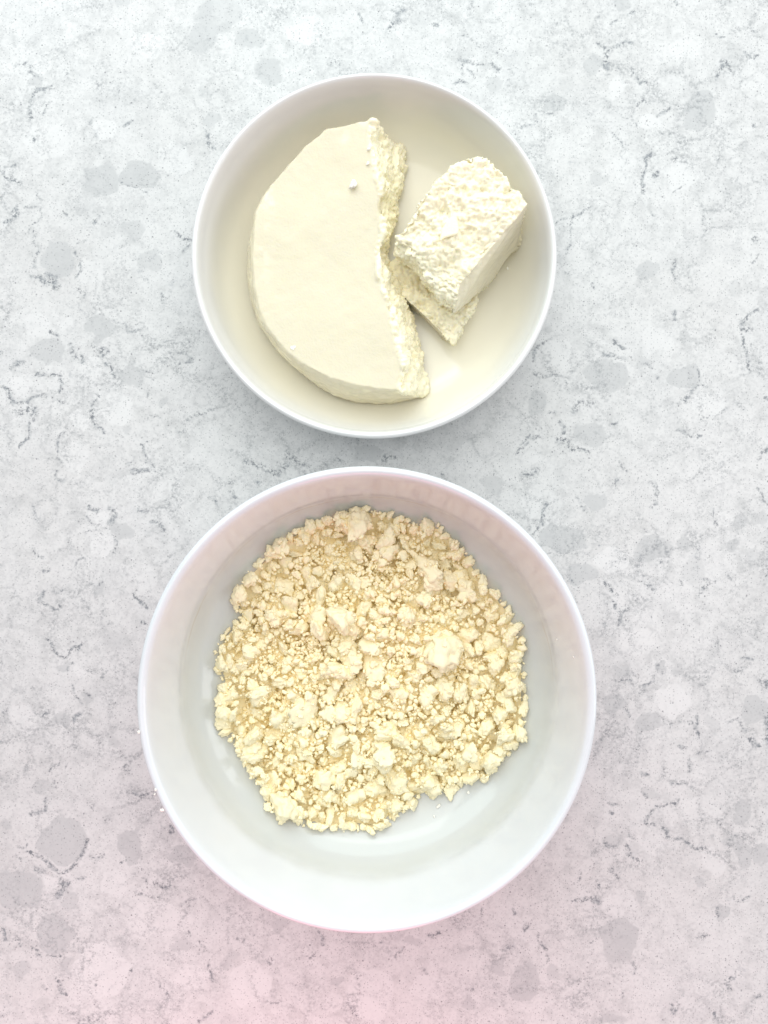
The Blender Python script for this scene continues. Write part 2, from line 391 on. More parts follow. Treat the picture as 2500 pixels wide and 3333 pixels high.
PEBBLES = [
 (A, "690,1210,130,110,.8 945,1180,120,105,.8 1460,100,140,120,.6 1370,260,120,100,.6 390,1750,110,130,.8 900,1560,70,80,.5 1010,1760,90,70,.5 1420,820,70,60,.5 1380,630,50,60,.4 240,560,50,40,.6 820,20,60,40,.5 1640,260,60,60,.5 490,860,30,60,.35 330,950,170,130,-.5 700,870,90,80,-.6 280,450,70,60,-.5 1000,300,120,90,-.5 620,1840,110,90,-.5 1180,1080,120,120,-.5 720,1700,90,80,-.4"),
 (B, "1210,760,110,140,1 490,430,80,75,.6 220,700,80,70,.7 510,1210,70,60,.5 830,1830,85,85,.6 1430,350,50,60,.4 660,20,70,40,.6 1410,1930,50,40,.4 300,560,60,50,.35 1380,30,50,30,.4 1100,330,110,90,-.5 870,820,90,70,-.5 1080,1180,120,110,-.5 1560,560,90,60,-.5 640,590,70,90,-.5 700,1130,90,140,-.45"),
 (C_, "725,150,120,90,.8 330,310,110,90,.8 945,480,90,90,.7 150,500,60,60,.4 1165,685,35,35,.8 690,690,40,40,.5 880,1600,80,80,.7 690,2030,45,45,1 540,1430,60,60,.4 900,870,50,40,.5 580,810,90,90,-.7 850,740,120,130,-.6 160,560,90,80,-.6 730,1520,60,50,-.7 750,1710,80,80,-.7 540,1080,110,120,-.5 1060,1960,100,100,-.5 660,450,80,90,-.6 450,130,50,40,-.6 270,120,100,80,-.5"),
 (D_, "560,460,140,100,.9 1100,480,100,75,.9 470,850,120,80,.6 95,650,70,100,.6 280,1560,160,90,.9 400,1790,110,70,.7 880,1630,130,90,.9 500,1310,70,70,.7 1110,220,50,40,.5 1470,1440,50,55,.7 1090,1610,40,40,.6 1430,1590,50,40,.6 1160,1790,90,100,.4 1600,1420,60,60,.5 250,1120,60,40,.4 1560,1690,60,60,.4 840,360,60,40,.5 240,310,110,100,-.6 1250,650,110,90,-.6 900,220,120,90,-.5 600,1690,110,90,-.6 1380,1420,60,60,-.6 1250,1080,170,110,-.4 60,1020,70,60,-.5 60,1340,80,90,-.5"),
 (G_, "710,755,40,55,.9 820,780,50,80,.5 1530,1140,120,120,.9 570,1240,100,90,.9 260,1090,110,80,.7 360,780,80,50,.6 1240,375,35,25,.7 1590,350,50,50,.5 1140,620,60,60,.4 260,460,50,40,.4 740,230,50,50,.4 1150,1290,80,80,.4 790,1060,160,140,-.6 480,520,170,120,-.5 560,320,120,80,-.4"),
 (E_, "430,910,175,150,1 140,1230,170,130,.9 370,1540,120,130,.9 890,950,80,120,.9 1230,990,80,80,.8 415,100,50,50,.7 460,1740,80,60,.6 140,1790,50,70,.5 490,1320,60,60,.5 820,1600,60,50,.5 1210,1600,90,50,.5 740,240,50,40,.5 45,790,50,35,.6 520,350,70,40,.4 1560,1690,60,60,.5 290,540,60,40,.5 850,1830,60,60,.4 1060,1440,220,130,-.6 680,1780,200,200,-.7 760,1190,90,90,-.6 330,1190,55,55,-.6 1310,1830,130,90,-.6 180,110,80,80,-.5 750,550,100,130,-.4"),
 (F_, "650,1580,120,150,1 850,100,75,70,.8 1480,720,60,80,.9 1490,1010,50,90,.7 1610,990,70,70,.7 1350,1390,40,50,1 790,1290,45,50,.6 1190,1200,45,45,.6 1430,900,70,50,.5 760,960,60,50,.4 610,900,60,50,.5 40,1840,80,130,.7 580,2110,120,40,.6 220,1800,50,60,.5 1550,30,80,60,.8 860,580,70,40,.5 1350,330,60,40,.4 640,1330,130,100,-.5 900,930,70,90,-.4 1200,700,160,90,-.4 1290,1060,90,90,-.5"),
 (H_, "175,195,65,55,.6 265,350,70,80,.6 60,50,80,60,.4 1000,110,50,40,.4 1370,410,45,30,.5 1515,380,25,20,.5 450,150,90,90,-.5"),
 (I_, "755,355,65,40,.8 1150,330,60,60,.4 1280,480,50,50,.5 1180,380,70,60,-.4"),
 (J_, "1520,460,80,80,.8 1395,370,35,40,.7 600,455,35,25,.7 970,255,40,30,.5 320,170,45,30,.5 1245,550,45,30,.6 90,340,40,40,.5 165,450,110,120,-.7 770,500,120,130,-.6 1040,480,80,70,-.5 580,540,60,50,-.4"),
 (K_, "950,1260,60,45,.8 670,1490,70,90,.7 240,1160,60,45,.5 1250,620,150,120,.4 710,880,60,55,.5 1040,720,40,40,.5 1080,470,40,50,.4 870,960,80,50,-.7 260,1440,150,120,-.5"),
]


def build_countertop():
    step = 0.0008
    fx = np.arange(-0.208, 0.2081, step)
    fy = np.arange(-0.272, 0.2721, step)
    X, Y = np.meshgrid(fx, fy)
    P = np.stack([X.ravel(), Y.ravel(), np.zeros(X.size)], 1)
    wx = (fbm(P, 0.006, 3, 3) * 0.0012).reshape(X.shape)
    wy = (fbm(P, 0.006, 3, 77) * 0.0012).reshape(X.shape)
    vein = np.zeros_like(X)
    peb = np.zeros_like(X)

    def window(x0, x1, y0, y1):
        a, b = np.searchsorted(fx, (x0, x1))
        c, d = np.searchsorted(fy, (y0, y1))
        return slice(c, d), slice(a, b)
    for (ox, oy, s), text in VEINS:
        for stroke in text.split('|'):
            t = stroke.split()
            w, st = float(t[0]) * 0.00088, float(t[1])
            pts = [full(ox + float(q.split(',')[0]) / s, oy + float(q.split(',')[1]) / s)[:2] for q in t[2:]]
            for a, b in zip(pts[:-1], pts[1:]):
                sl = window(min(a[0], b[0]) - 0.008, max(a[0], b[0]) + 0.008, min(a[1], b[1]) - 0.008, max(a[1], b[1]) + 0.008)
                x, y = X[sl] + wx[sl], Y[sl] + wy[sl]
                if x.size == 0:
                    continue
                d = b - a
                u = np.clip(((x - a[0]) * d[0] + (y - a[1]) * d[1]) / max(d @ d, 1e-12), 0, 1)
                dist = np.hypot(x - a[0] - u * d[0], y - a[1] - u * d[1])
                vein[sl] = np.maximum(vein[sl], st * np.exp(-(dist / w) ** 2))
    for (ox, oy, s), text in PEBBLES:
        for q in text.split():
            cx, cy, rx, ry, st = map(float, q.split(','))
            c = full(ox + cx / s, oy + cy / s)
            rx, ry = rx / s * 0.000154, ry / s * 0.000154
            sl = window(c[0] - 2 * rx, c[0] + 2 * rx, c[1] - 2 * ry, c[1] + 2 * ry)
            x, y = X[sl] + wx[sl] * 1.6, Y[sl] + wy[sl] * 1.6
            if x.size == 0:
                continue
            d = np.hypot((x - c[0]) / rx, (y - c[1]) / ry)
            m = np.clip((1.12 - d) / 0.24, 0, 1)
            peb[sl] = np.where(m > 0, peb[sl] * (1 - m) + st * m, peb[sl])
    xs = np.concatenate([[-0.75, -0.5, -0.32, -0.24], fx, [0.24, 0.32, 0.5, 0.75]])
    ys = np.concatenate([[-0.9, -0.6, -0.4, -0.31], fy, [0.31, 0.4, 0.6, 0.9]])
    vein = np.pad(vein, 4)
    peb = np.pad(peb, 4)
    nx, ny = len(xs), len(ys)
    X, Y = np.meshgrid(xs, ys)
    V = np.stack([X.ravel(), Y.ravel(), np.zeros(X.size)], 1)
    idx = np.arange(nx * ny).reshape(ny, nx)
    Fq = np.stack([idx[:-1, :-1], idx[:-1, 1:], idx[1:, 1:], idx[1:, :-1]], -1).reshape(-1, 4)
    # slab sides and underside
    base = len(V)
    corners = [idx[0, 0], idx[0, -1], idx[-1, -1], idx[-1, 0]]
    V = np.vstack([V, [(V[c][0], V[c][1], -0.03) for c in corners]])
    loops = [idx[0, :], idx[:, -1], idx[-1, ::-1], idx[::-1, 0]]
    me = bpy.data.meshes.new('countertop')
    faces = Fq.tolist()
    for i, lp in enumerate(loops):
        faces.append([base + i, base + (i + 1) % 4] + [int(q) for q in lp[::-1]])
    faces.append([base + 3, base + 2, base + 1, base])
    me.from_pydata(V.tolist(), [], faces)
    me.update()
    point_attr(me, 'vein', np.concatenate([vein.ravel(), np.zeros(4)]))
    point_attr(me, 'pebble', np.concatenate([peb.ravel(), np.zeros(4)]))
    o = link('countertop', me, QUARTZ)
    o['kind'] = 'structure'
    return o


build_countertop()

# ------------------------------------------------------------------ bowls


def smooth_profile(pts, n=10):
    """Catmull-Rom through the points"""
    p = [np.array(q, float) for q in pts]
    p = [2 * p[0] - p[1]] + p + [2 * p[-1] - p[-2]]
    out = []
    for i in range(1, len(p) - 2):
        for k in range(n):
            t = k / n
            a, b, c, d = p[i - 1:i + 3]
            out.append(0.5 * (2 * b + (c - a) * t + (2 * a - 5 * b + 4 * c - d) * t * t + (3 * b - a - 3 * c + d) * t ** 3))
    out.append(p[-2])
    return out


def lathe(name, prof, seg=160, yscale=1.0):
    V, F = [], []
    for r, z in prof:
        for s in range(seg):
            a = 2 * math.pi * s / seg
            V.append((max(r, 0.0004) * math.cos(a), max(r, 0.0004) * math.sin(a) * yscale, z))
    n = len(prof)
    for i in range(n - 1):
        for s in range(seg):
            t = (s + 1) % seg
            F.append((i * seg + s, i * seg + t, (i + 1) * seg + t, (i + 1) * seg + s))
    F.append(tuple(range((n - 1) * seg, n * seg)))
    F.append(tuple(reversed(range(seg))))
    return mesh_from(name, V, F)


BIG = np.array([(792.5 - CX) * (CAM_H - 0.075) / FPX, (CY - 1513.5) * (CAM_H - 0.075) / FPX])
SMALL = np.array([(808 - CX) * (CAM_H - 0.042) / FPX, (CY - 550.5) * (CAM_H - 0.042) / FPX])
BIG_IN = [(0, .0185), (.020, .0187), (.036, .0197), (.050, .0216), (.062, .0248), (.0705, .0290), (.0768, .0340), (.0809, .0391), (.0833, .0442), (.0846, .0490), (.0868, .0565), (.0892, .0660), (.0907, .0717), (.0918, .0741), (.0934, .0750)]
BIG_OUT = [(.0948, .0740), (.0952, .0715), (.0940, .0650), (.0915, .0540), (.0880, .0425), (.0835, .0335), (.0765, .0255), (.0665, .0185), (.0560, .0145), (.040, .0122), (.0, .0115)]
SMALL_IN = [(0, .0055), (.022, .0057), (.040, .0062), (.054, .0076), (.0635, .0108), (.0705, .0165), (.0752, .0240), (.0780, .0325), (.0792, .0380), (.0801, .0409), (.0812, .0420)]
SMALL_OUT = [(.0823, .0413), (.0827, .0395), (.0818, .0340), (.0788, .0235), (.0735, .0140), (.0650, .0075), (.050, .0040), (.030, .0032), (0, .0032)]
BIG_Y = 1.016


def bowl(center, inner, outer, ys, foot, label, group, mat):
    prof_ = smooth_profile(inner + outer, 6)
    me = lathe('porcelain_bowl', prof_, 192, ys)
    c = coords(me)
    rr = np.hypot(c[:, 0], c[:, 1] / ys)
    pin = np.array(smooth_profile(inner, 6))
    zi = np.interp(rr, pin[:, 0], pin[:, 1])
    top = pin[-1, 1]
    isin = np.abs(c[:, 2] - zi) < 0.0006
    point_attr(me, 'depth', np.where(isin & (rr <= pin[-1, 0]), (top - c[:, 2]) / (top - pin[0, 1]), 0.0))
    o = link('porcelain_bowl', me, mat)
    o.location = (center[0], center[1], 0)
    tag(o, label, 'bowl', group)
    # the rounded rim is a part of its own: its faces move from the wall into a second mesh
    rim_me = me.copy()
    lim = inner[-1][1] - 0.0030
    lipz = np.array([p[1] for p in prof_])
    rows = np.where(lipz > lim)[0]
    seg_ = 192
    for m_, keep in ((me, False), (rim_me, True)):
        b_ = bmesh.new()
        b_.from_mesh(m_)
        b_.verts.ensure_lookup_table()
        kill = [f for f in b_.faces if (all(rows[0] <= v.index // seg_ <= rows[-1] for v in f.verts)) != keep]
        bmesh.ops.delete(b_, geom=kill, context='FACES')
        b_.to_mesh(m_)
        b_.free()
    link('rim', rim_me, mat, o)
    fr, fz = foot
    prof = [(fr - .004, fz), (fr - .0035, .0008), (fr - .0028, 0.0), (fr - .0008, 0.0), (fr, .0010), (fr + .0012, fz)]
    V, F, seg = [], [], 128
    for r, z in prof:
        for s in range(seg):
            a = 2 * math.pi * s / seg
            V.append((r * math.cos(a), r * math.sin(a) * ys, z))
    n = len(prof)
    for i in range(n):
        for s in range(seg):
            t = (s + 1) % seg
            F.append((i * seg + s, i * seg + t, ((i + 1) % n) * seg + t, ((i + 1) % n) * seg + s))
    link('foot_ring', mesh_from('foot_ring', V, F), mat, o)
    return o


bowl(SMALL, SMALL_IN, SMALL_OUT, 1.0, (.040, .0042), 'shallow white porcelain bowl holding the half wheel of cheese', 'white bowls on the countertop', PORCELAIN_SMALL)
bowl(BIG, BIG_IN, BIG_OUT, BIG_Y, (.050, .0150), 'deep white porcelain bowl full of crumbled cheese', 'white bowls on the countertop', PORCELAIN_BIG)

_bi = np.array(smooth_profile(BIG_IN, 8))
_si = np.array(smooth_profile(SMALL_IN, 8))


def big_z(x, y):
    r = np.hypot(x - BIG[0], (y - BIG[1]) / BIG_Y)
    return np.interp(r, _bi[:, 0], _bi[:, 1])


def small_z(x, y):
    r = np.hypot(x - SMALL[0], y - SMALL[1])
    return np.interp(r, _si[:, 0], _si[:, 1])


# ------------------------------------------------------------------ half wheel of cheese
def resample(pts, n):
    p = np.array(pts, float)
    d = np.concatenate([[0], np.cumsum(np.linalg.norm(np.diff(p, axis=0), axis=1))])
    t = np.linspace(0, d[-1], n)
    return np.stack([np.interp(t, d, p[:, i]) for i in range(p.shape[1])], 1)


def min_dist(P, Q):
    out = np.empty(len(P))
    for i in range(0, len(P), 4000):
        d = P[i:i + 4000, None, :] - Q[None]
        out[i:i + 4000] = np.sqrt((d * d).sum(-1).min(1))
    return out


def sstep(a, b, x):
    t = np.clip((x - a) / (b - a), 0, 1)
    return t * t * (3 - 2 * t)


def crumble(c, n, w, seed, amp=1.0, grain=0.0021):
    """moves rough (w = 1) points in and out like torn curd"""
    q = c + np.stack([fbm(c, 0.0042, 2, seed + 60 + i) for i in range(3)], 1) * 0.0011
    q = q * np.array([1.0, 1.0, 1.25])
    sel = sstep(-0.5, 0.5, vnoise(c, 0.007, seed + 70))
    d = (0.35 - worley(q, grain * 1.35, seed) ** 2) * 0.0017 * sel
    d += (0.35 - worley(q, grain * 0.75, seed + 3) ** 2) * 0.0016 * (1 - 0.5 * sel)
    d += (0.35 - worley(q, grain * 0.42, seed + 4) ** 2) * 0.0008
    d += fbm(c, 0.010, 4, seed + 1) * 0.0015
    pits = sstep(0.45, 0.9, fbm(c, 0.0055, 2, seed + 2))
    d -= pits * 0.0014
    return c + n * (d * w * amp)[:, None]


def build_wheel():
    ZT, ZB = 0.0345, 0.0105
    arc_t = [(806, 252), (770, 262), (735, 272), (702, 278), (680, 296), (655, 317), (632, 340), (612, 366), (588, 392), (563, 428), (550, 458), (546, 500), (541, 560), (546, 615), (556, 670), (574, 708), (600, 744), (632, 774), (664, 796), (710, 819), (766, 835), (820, 843), (868, 847)]
    brk_t = [(868, 847), (876, 800), (866, 755), (853, 700), (846, 665), (836, 635), (826, 605), (820, 575), (822, 540), (830, 500), (832, 470), (826, 440), (822, 400), (812, 370), (808, 330), (801, 290), (806, 252)]
    arc_b = [(838, 270), (790, 285), (750, 298), (720, 318), (680, 345), (650, 375), (620, 405), (600, 430), (575, 470), (556, 505), (541, 560), (541, 620), (548, 660), (564, 700), (590, 738), (620, 774), (650, 803), (690, 833), (730, 857), (780, 873), (840, 878), (890, 874), (924, 862)]
    brk_b = [(924, 862), (921, 810), (913, 750), (901, 690), (881, 640), (861, 605), (843, 577), (838, 550), (844, 520), (854, 480), (866, 445), (872, 405), (878, 365), (872, 322), (864, 296), (852, 278), (838, 270)]
    na, nb = 130, 90
    layers = [(0.0, 0.0012, 0.97), (0.06, 0.0, 1.0), (0.35, 0, 1), (0.7, 0, 1), (0.9, 0, 1), (1.0, 0, 0.992)]

    def ring(arc, brk, z):
        a = resample(arc, na)[:-1]
        b = resample(brk, nb)[:-1]
        p = np.vstack([a, b])
        return np.array([unproj(q[0], q[1], z) for q in p])
    bot, top = ring(arc_b, brk_b, ZB), ring(arc_t, brk_t, ZT)
    # the base stays inside the bowl's floor
    dv = bot[:, :2] - SMALL
    r = np.hypot(dv[:, 0], dv[:, 1])
    bot[:, :2] = SMALL + dv * np.minimum(1, 0.0632 / r)[:, None]
    rings = []
    for s in (0.0, 0.08, 0.3, 0.55, 0.8, 0.93, 1.0):
        k = bot * (1 - s) + top * s
        bulge = np.zeros(len(k))
        bulge[:na - 1] = 0.0016 * math.sin(math.pi * min(1, s * 0.9 + 0.12)) + (-0.0009 if s == 1.0 else 0) + (-0.001 if s == 0 else 0)
        c = k[:, :2].mean(0)
        dv = k[:, :2] - c
        k[:, :2] += dv / np.linalg.norm(dv, axis=1)[:, None] * bulge[:, None]
        rings.append(k)
    n = len(rings[0])
    V = np.vstack(rings)
    F = [tuple(reversed(range(n)))]
    for i in range(len(rings) - 1):
        for j in range(n):
            F.append((i * n + j, i * n + (j + 1) % n, (i + 1) * n + (j + 1) % n, (i + 1) * n + j))
    F.append(tuple(range((len(rings) - 1) * n, len(rings) * n)))
    me = mesh_from('half_wheel', V, F)
    bm = bmesh.new()
    bm.from_mesh(me)
    bmesh.ops.recalc_face_normals(bm, faces=bm.faces)
    bmesh.ops.triangulate(bm, faces=bm.faces)
    bm.to_mesh(me)
    bm.free()
    me = remeshed(me, 0.00065)
    c, nrm = coords(me), normals(me)
    br = np.vstack([k[na - 1:] for k in rings])
    fine = []
    for i in range(len(rings) - 1):
        for s in np.linspace(0, 1, 6):
            fine.append(rings[i][na - 1:] * (1 - s) + rings[i + 1][na - 1:] * s)
    d = min_dist(c, np.vstack(fine))
    d += fbm(c, 0.006, 2, 40) * 0.0008
    w = 1 - sstep(0.0009, 0.0026, d)
    c2 = crumble(c, nrm, w, 5, 1.25)
    # skin: slight unevenness, radial wrinkles towards the round edge
    cc = unproj(850, 560, ZT)
    ang = np.arctan2(c[:, 1] - cc[1], c[:, 0] - cc[0])
    rad = np.hypot(c[:, 0] - cc[0], c[:, 1] - cc[1])
    pa = np.stack([ang * 0.066, rad * 0.12, c[:, 2] * 0.3], 1)
    wr = vnoise(pa, 0.0048, 61) * 0.5 + vnoise(pa, 0.0023, 62) * 0.35
    edge = sstep(0.040, 0.062, rad) * sstep(1.2, 2.2, np.abs(ang)) * (0.4 + 0.6 * sstep(-0.3, 0.5, vnoise(c, 0.02, 66)))
    low = fbm(c, 0.022, 2, 31) * 0.00045 + fbm(c, 0.004, 2, 33) * 0.00010
    low += fbm(c, 0.0035, 2, 35) * 0.0003 * (1 - sstep(0.6, 0.9, nrm[:, 2])) + wr * edge * 0.00040
    c2 += nrm * (low * (1 - w))[:, None]
    # pull the rough corner chunks up slightly
    set_coords(me, c2)
    nick = np.clip(fbm(c, 0.009, 4, 90) - 0.35, 0, 1) * 1.9 * (1 - sstep(0.002, 0.009, np.abs(rad - 0.063)))
    point_attr(me, 'crumbly', np.clip(w + nick * 0.6, 0, 1))
    o = link('half_cheese_wheel', me, WHEEL)
    tag(o, 'half round of pale fresh cheese with smooth top and torn white edge', 'cheese', None)
    return o


build_wheel()


# ------------------------------------------------------------------ broken blocks
def hull_block(name, pts, smooth_planes, voxel, seed, mat, amp=1.0):
    V = [Vector(unproj(*p)) for p in pts]
    bm = bmesh.new()
    for v in V:
        bm.verts.new(v)
    r = bmesh.ops.convex_hull(bm, input=bm.verts)
    bmesh.ops.delete(bm, geom=[g for g in r['geom_interior'] if isinstance(g, bmesh.types.BMVert)], context='VERTS')
    me = bpy.data.meshes.new(name)
    bm.to_mesh(me)
    bm.free()
    me = remeshed(me, voxel)
    c, n = coords(me), normals(me)
    w = np.ones(len(c))
    cen_ = c.mean(0)
    for tri in smooth_planes:
        a, b, d = (np.array(V[i]) for i in tri)
        pn = np.cross(b - a, d - a)
        pn /= np.linalg.norm(pn)
        if pn @ (a - cen_) < 0:
            pn = -pn
        al = n @ pn + fbm(c, 0.004, 2, seed + 50) * 0.06
        w = np.minimum(w, 1 - sstep(0.66, 0.84, al))
    c2 = crumble(c, n, w, seed, amp)
    c2 += n * ((fbm(c, 0.018, 3, seed + 8) * 0.0012) * (0.35 + 0.65 * w))[:, None]
    c2 += n * ((fbm(c, 0.003, 2, seed + 9) * 0.00016) * (1 - w))[:, None]
    set_coords(me, c2)
    point_attr(me, 'crumbly', w)
    return link(name, me, mat)


upper = [(988, 352, .0470), (1012, 340, .0470), (1044, 338, .0468), (1090, 380, .0462), (1137, 443, .0450), (992, 612, .0405), (857, 511, .0405), (908, 432, .0440),
         (977, 682, .0330), (1113, 535, .0195), (1126, 500, .0250), (1057, 612, .0190), (1015, 648, .0215), (855, 556, .0260), (889, 588, .0255), (925, 628, .0245), (962, 640, .0240),
         (1010, 385, .0160), (1070, 430, .0150), (915, 470, .0190)]
o = hull_block('cheese_block', upper, [(4, 8, 9)], 0.00055, 21, WHEEL, 1.25)
tag(o, 'thick torn block of white cheese leaning on a smaller piece', 'cheese', None)
lower = [(876, 646, .0190), (974, 738, .0180), (997, 724, .0200), (1012, 668, .0210), (1034, 650, .0170), (1000, 600, .0180), (900, 560, .0195), (848, 566, .0180), (846, 604, .0190),
         (886, 662, .0085), (968, 738, .0085), (992, 716, .0085), (1026, 645, .0085), (905, 570, .0085), (858, 580, .0085)]
o = hull_block('cheese_block', lower, [(0, 1, 9)], 0.00055, 33, WHEEL, 1.7)
tag(o, 'low flat cheese piece with one smooth side, half hidden under the thick block', 'cheese', None)


# ------------------------------------------------------------------ crumbs
def icosphere(sub):
    bm = bmesh.new()
    bmesh.ops.create_icosphere(bm, subdivisions=sub, radius=1.0)
    bm.verts.ensure_lookup_table()
    V = np.array([v.co[:] for v in bm.verts])
    F = np.array([[v.index for v in f.verts] for f in bm.faces])
    bm.free()
    V /= np.linalg.norm(V, axis=1)[:, None]
    return V, F


ICO = {s: icosphere(s) for s in (1, 2, 3, 4)}


def crumb_shape(sub, seed, lumps, angular, aspect):
    """star-shaped union of small balls, cut by a few planes: about unit radius"""
    g = np.random.default_rng(seed)
    D = ICO[sub][0]
    r = np.full(len(D), 0.55)
    for _ in range(lumps):
        c = g.normal(size=3)
        c = c / np.linalg.norm(c) * g.uniform(0.25, 0.62)
        rad = g.uniform(0.26, 0.50)
        dc = D @ c
        disc = dc * dc - (c @ c - rad * rad)
        hit = np.where(disc > 0, dc + np.sqrt(np.maximum(disc, 0)), 0)
        r = np.maximum(r, hit)
    for _ in range(angular):
        nrm = g.normal(size=3)
        nrm /= np.linalg.norm(nrm)
        h = g.uniform(0.45, 0.75)
        dn = D @ nrm
        r = np.where(dn > 0.05, np.minimum(r, h / np.maximum(dn, 0.05)), r)
    P = D * r[:, None]
    if sub == 4:
        off = g.uniform(-50, 50, 3)
        grain = g.uniform(0.24, 0.36)
        P = P * (1 + 0.20 * fbm(P + off, 0.55, 3, seed) + 0.42 * (0.30 - worley(P + off, grain, seed) ** 2) + 0.24 * (0.3 - worley(P + off, grain * 0.5, seed + 1) ** 2))[:, None]
        for _ in range(g.integers(0, 4)):                # torn, flatter faces
            nrm = g.normal(size=3)
            nrm /= np.linalg.norm(nrm)
            h = g.uniform(0.38, 0.62) + 0.05 * fbm(P + off, 0.25, 2, seed + 7)
            over = np.maximum(P @ nrm - h, 0)
            P = P - (over * 0.9)[:, None] * nrm
    elif sub == 3:
        off = g.uniform(-50, 50, 3)
        P = P * (1 + 0.10 * fbm(P + off, 0.42, 2, seed) - 0.45 * (worley(P + off, 0.45, seed) ** 2 - 0.3))[:, None]
    P *= np.array(aspect)
    return P / np.abs(P).max()


def aspect(g):
    return (g.uniform(0.75, 1.35), g.uniform(0.6, 1.0), g.uniform(0.5, 0.9))


g0 = np.random.default_rng(5)
BIGP = [crumb_shape(4, 100 + i, 18, (0, 2, 4, 1, 0, 5)[i % 6], aspect(g0)) for i in range(22)]
MEDP = [crumb_shape(3, 200 + i, 11, 1 + i % 5, aspect(g0)) for i in range(26)]
SMLP = [crumb_shape(2, 300 + i, 5, 3 + i % 4, aspect(g0)) for i in range(24)]
TINP = [crumb_shape(1, 400 + i, 4, 2 + i % 3, aspect(g0)) for i in range(16)]


def crumb_mesh(name, P, sub):
    me = mesh_from(name, P, ICO[sub][1], True)
    point_attr(me, 'crumbly', np.full(len(P), 1.0))
    me.materials.append(CURD)
    return me


BIGM = [crumb_mesh('cheese_crumb', p, 4) for p in BIGP]
MEDM = [crumb_mesh('cheese_crumb', p, 3) for p in MEDP]


def rot_z(a):
    return np.array([[math.cos(a), -math.sin(a), 0], [math.sin(a), math.cos(a), 0], [0, 0, 1]])


def rand_rot(g, tilt=0.5):
    q = Matrix.Rotation(g.uniform(0, 6.283), 3, 'Z') @ Matrix.Rotation(g.normal() * tilt, 3, 'X') @ Matrix.Rotation(g.normal() * tilt, 3, 'Y') @ Matrix.Rotation(g.choice([0, math.pi]), 3, 'X')
    return q


def place_crumb(mesh, loc, size, rot, label, group, name='cheese_crumb', cat='crumb'):
    o = bpy.data.objects.new(name, mesh)
    COL.objects.link(o)
    o.location = [float(q) for q in loc]
    o.rotation_euler = rot.to_euler()
    o.scale = (size,) * 3
    return tag(o, label, cat, group)


# ---- the heap
OUT_PX = [(740, 1106), (790, 1099), (850, 1112), (900, 1128), (950, 1136), (985, 1170), (1018, 1205), (1038, 1240), (1076, 1285), (1104, 1320), (1124, 1370), (1134, 1420), (1136, 1500), (1138, 1570), (1118, 1616), (1084, 1636), (1056, 1676), (1020, 1686), (985, 1708), (955, 1722), (918, 1712), (888, 1745), (850, 1766), (826, 1800), (780, 1793), (720, 1798), (660, 1786), (604, 1770), (574, 1738), (560, 1698), (522, 1640), (502, 1600), (480, 1585), (474, 1540), (480, 1500), (468, 1440), (462, 1410), (484, 1370), (512, 1330), (504, 1290), (532, 1240), (574, 1200), (622, 1156), (680, 1126)]


def to_bowl(px, py, lift):
    z = 0.03
    for _ in range(12):
        p = unproj(px, py, z)
        z = float(big_z(p[0], p[1])) + lift
    return unproj(px, py, z)


outline = np.array([to_bowl(x, y, 0.0035)[:2] for x, y in OUT_PX])
outline = outline.mean(0) + (outline - outline.mean(0)) * 1.012


def inside_dist(P):
    """signed distance to the outline, positive inside"""
    a = outline
    b = np.roll(outline, -1, 0)
    best = np.full(len(P), 9.0)
    ins = np.zeros(len(P), bool)
    for p, q in zip(a, b):
        d = q - p
        u = np.clip(((P - p) @ d) / (d @ d), 0, 1)
        best = np.minimum(best, np.linalg.norm(P - p - u[:, None] * d, axis=1))
        cond = ((p[1] > P[:, 1]) != (q[1] > P[:, 1]))
        xi = (q[0] - p[0]) * (P[:, 1] - p[1]) / (q[1] - p[1] + 1e-12) + p[0]
        ins ^= cond & (P[:, 0] < xi)
    return np.where(ins, best, -best)


CELL = 0.0004
gx = np.arange(BIG[0] - 0.092, BIG[0] + 0.092, CELL)
gy = np.arange(BIG[1] - 0.094, BIG[1] + 0.094, CELL)
GX, GY = np.meshgrid(gx, gy)
GP = np.stack([GX.ravel(), GY.ravel()], 1)
SD = inside_dist(GP).reshape(GX.shape)
FLOOR = big_z(GX, GY)
GP3 = np.stack([GX.ravel(), GY.ravel(), np.zeros(GX.size)], 1)
lumpy = fbm(GP3, 0.022, 3, 7).reshape(GX.shape) * 0.0024
mound = 0.0335 + 0.0055 * sstep(0.0, 0.05, SD) + lumpy * sstep(0.002, 0.02, SD)
TARGET = np.where(SD > 0, np.maximum(np.minimum(mound, FLOOR + np.maximum(SD, 0) * 1.5 + 0.002), FLOOR + np.minimum(np.maximum(SD, 0) * 1.2, 0.004)), FLOOR)
WP = GP3 + np.stack([fbm(GP3, 0.005, 2, 300 + i).reshape(-1) for i in range(3)], 1) * 0.0014
curd = 0.0030 * (0.40 - worley(WP, 0.0085, 310) ** 2) + 0.0026 * (0.38 - worley(WP, 0.0036, 311) ** 2) + 0.0022 * (0.38 - worley(WP, 0.0021, 312) ** 2) + 0.0009 * (0.38 - worley(WP, 0.0011, 313) ** 2)
curd -= 0.0045 * sstep(0.15, 0.75, fbm(GP3, 0.006, 2, 320))
curd = curd.reshape(GX.shape)
HGT = np.where(SD > 0.0015, np.maximum(FLOOR + 0.0003, np.minimum(TARGET - 0.0074, FLOOR + np.maximum(SD - 0.0015, 0) * 1.1) + curd), FLOOR)
BASEH = HGT.copy()
OK = np.argwhere(SD > 0.0004)


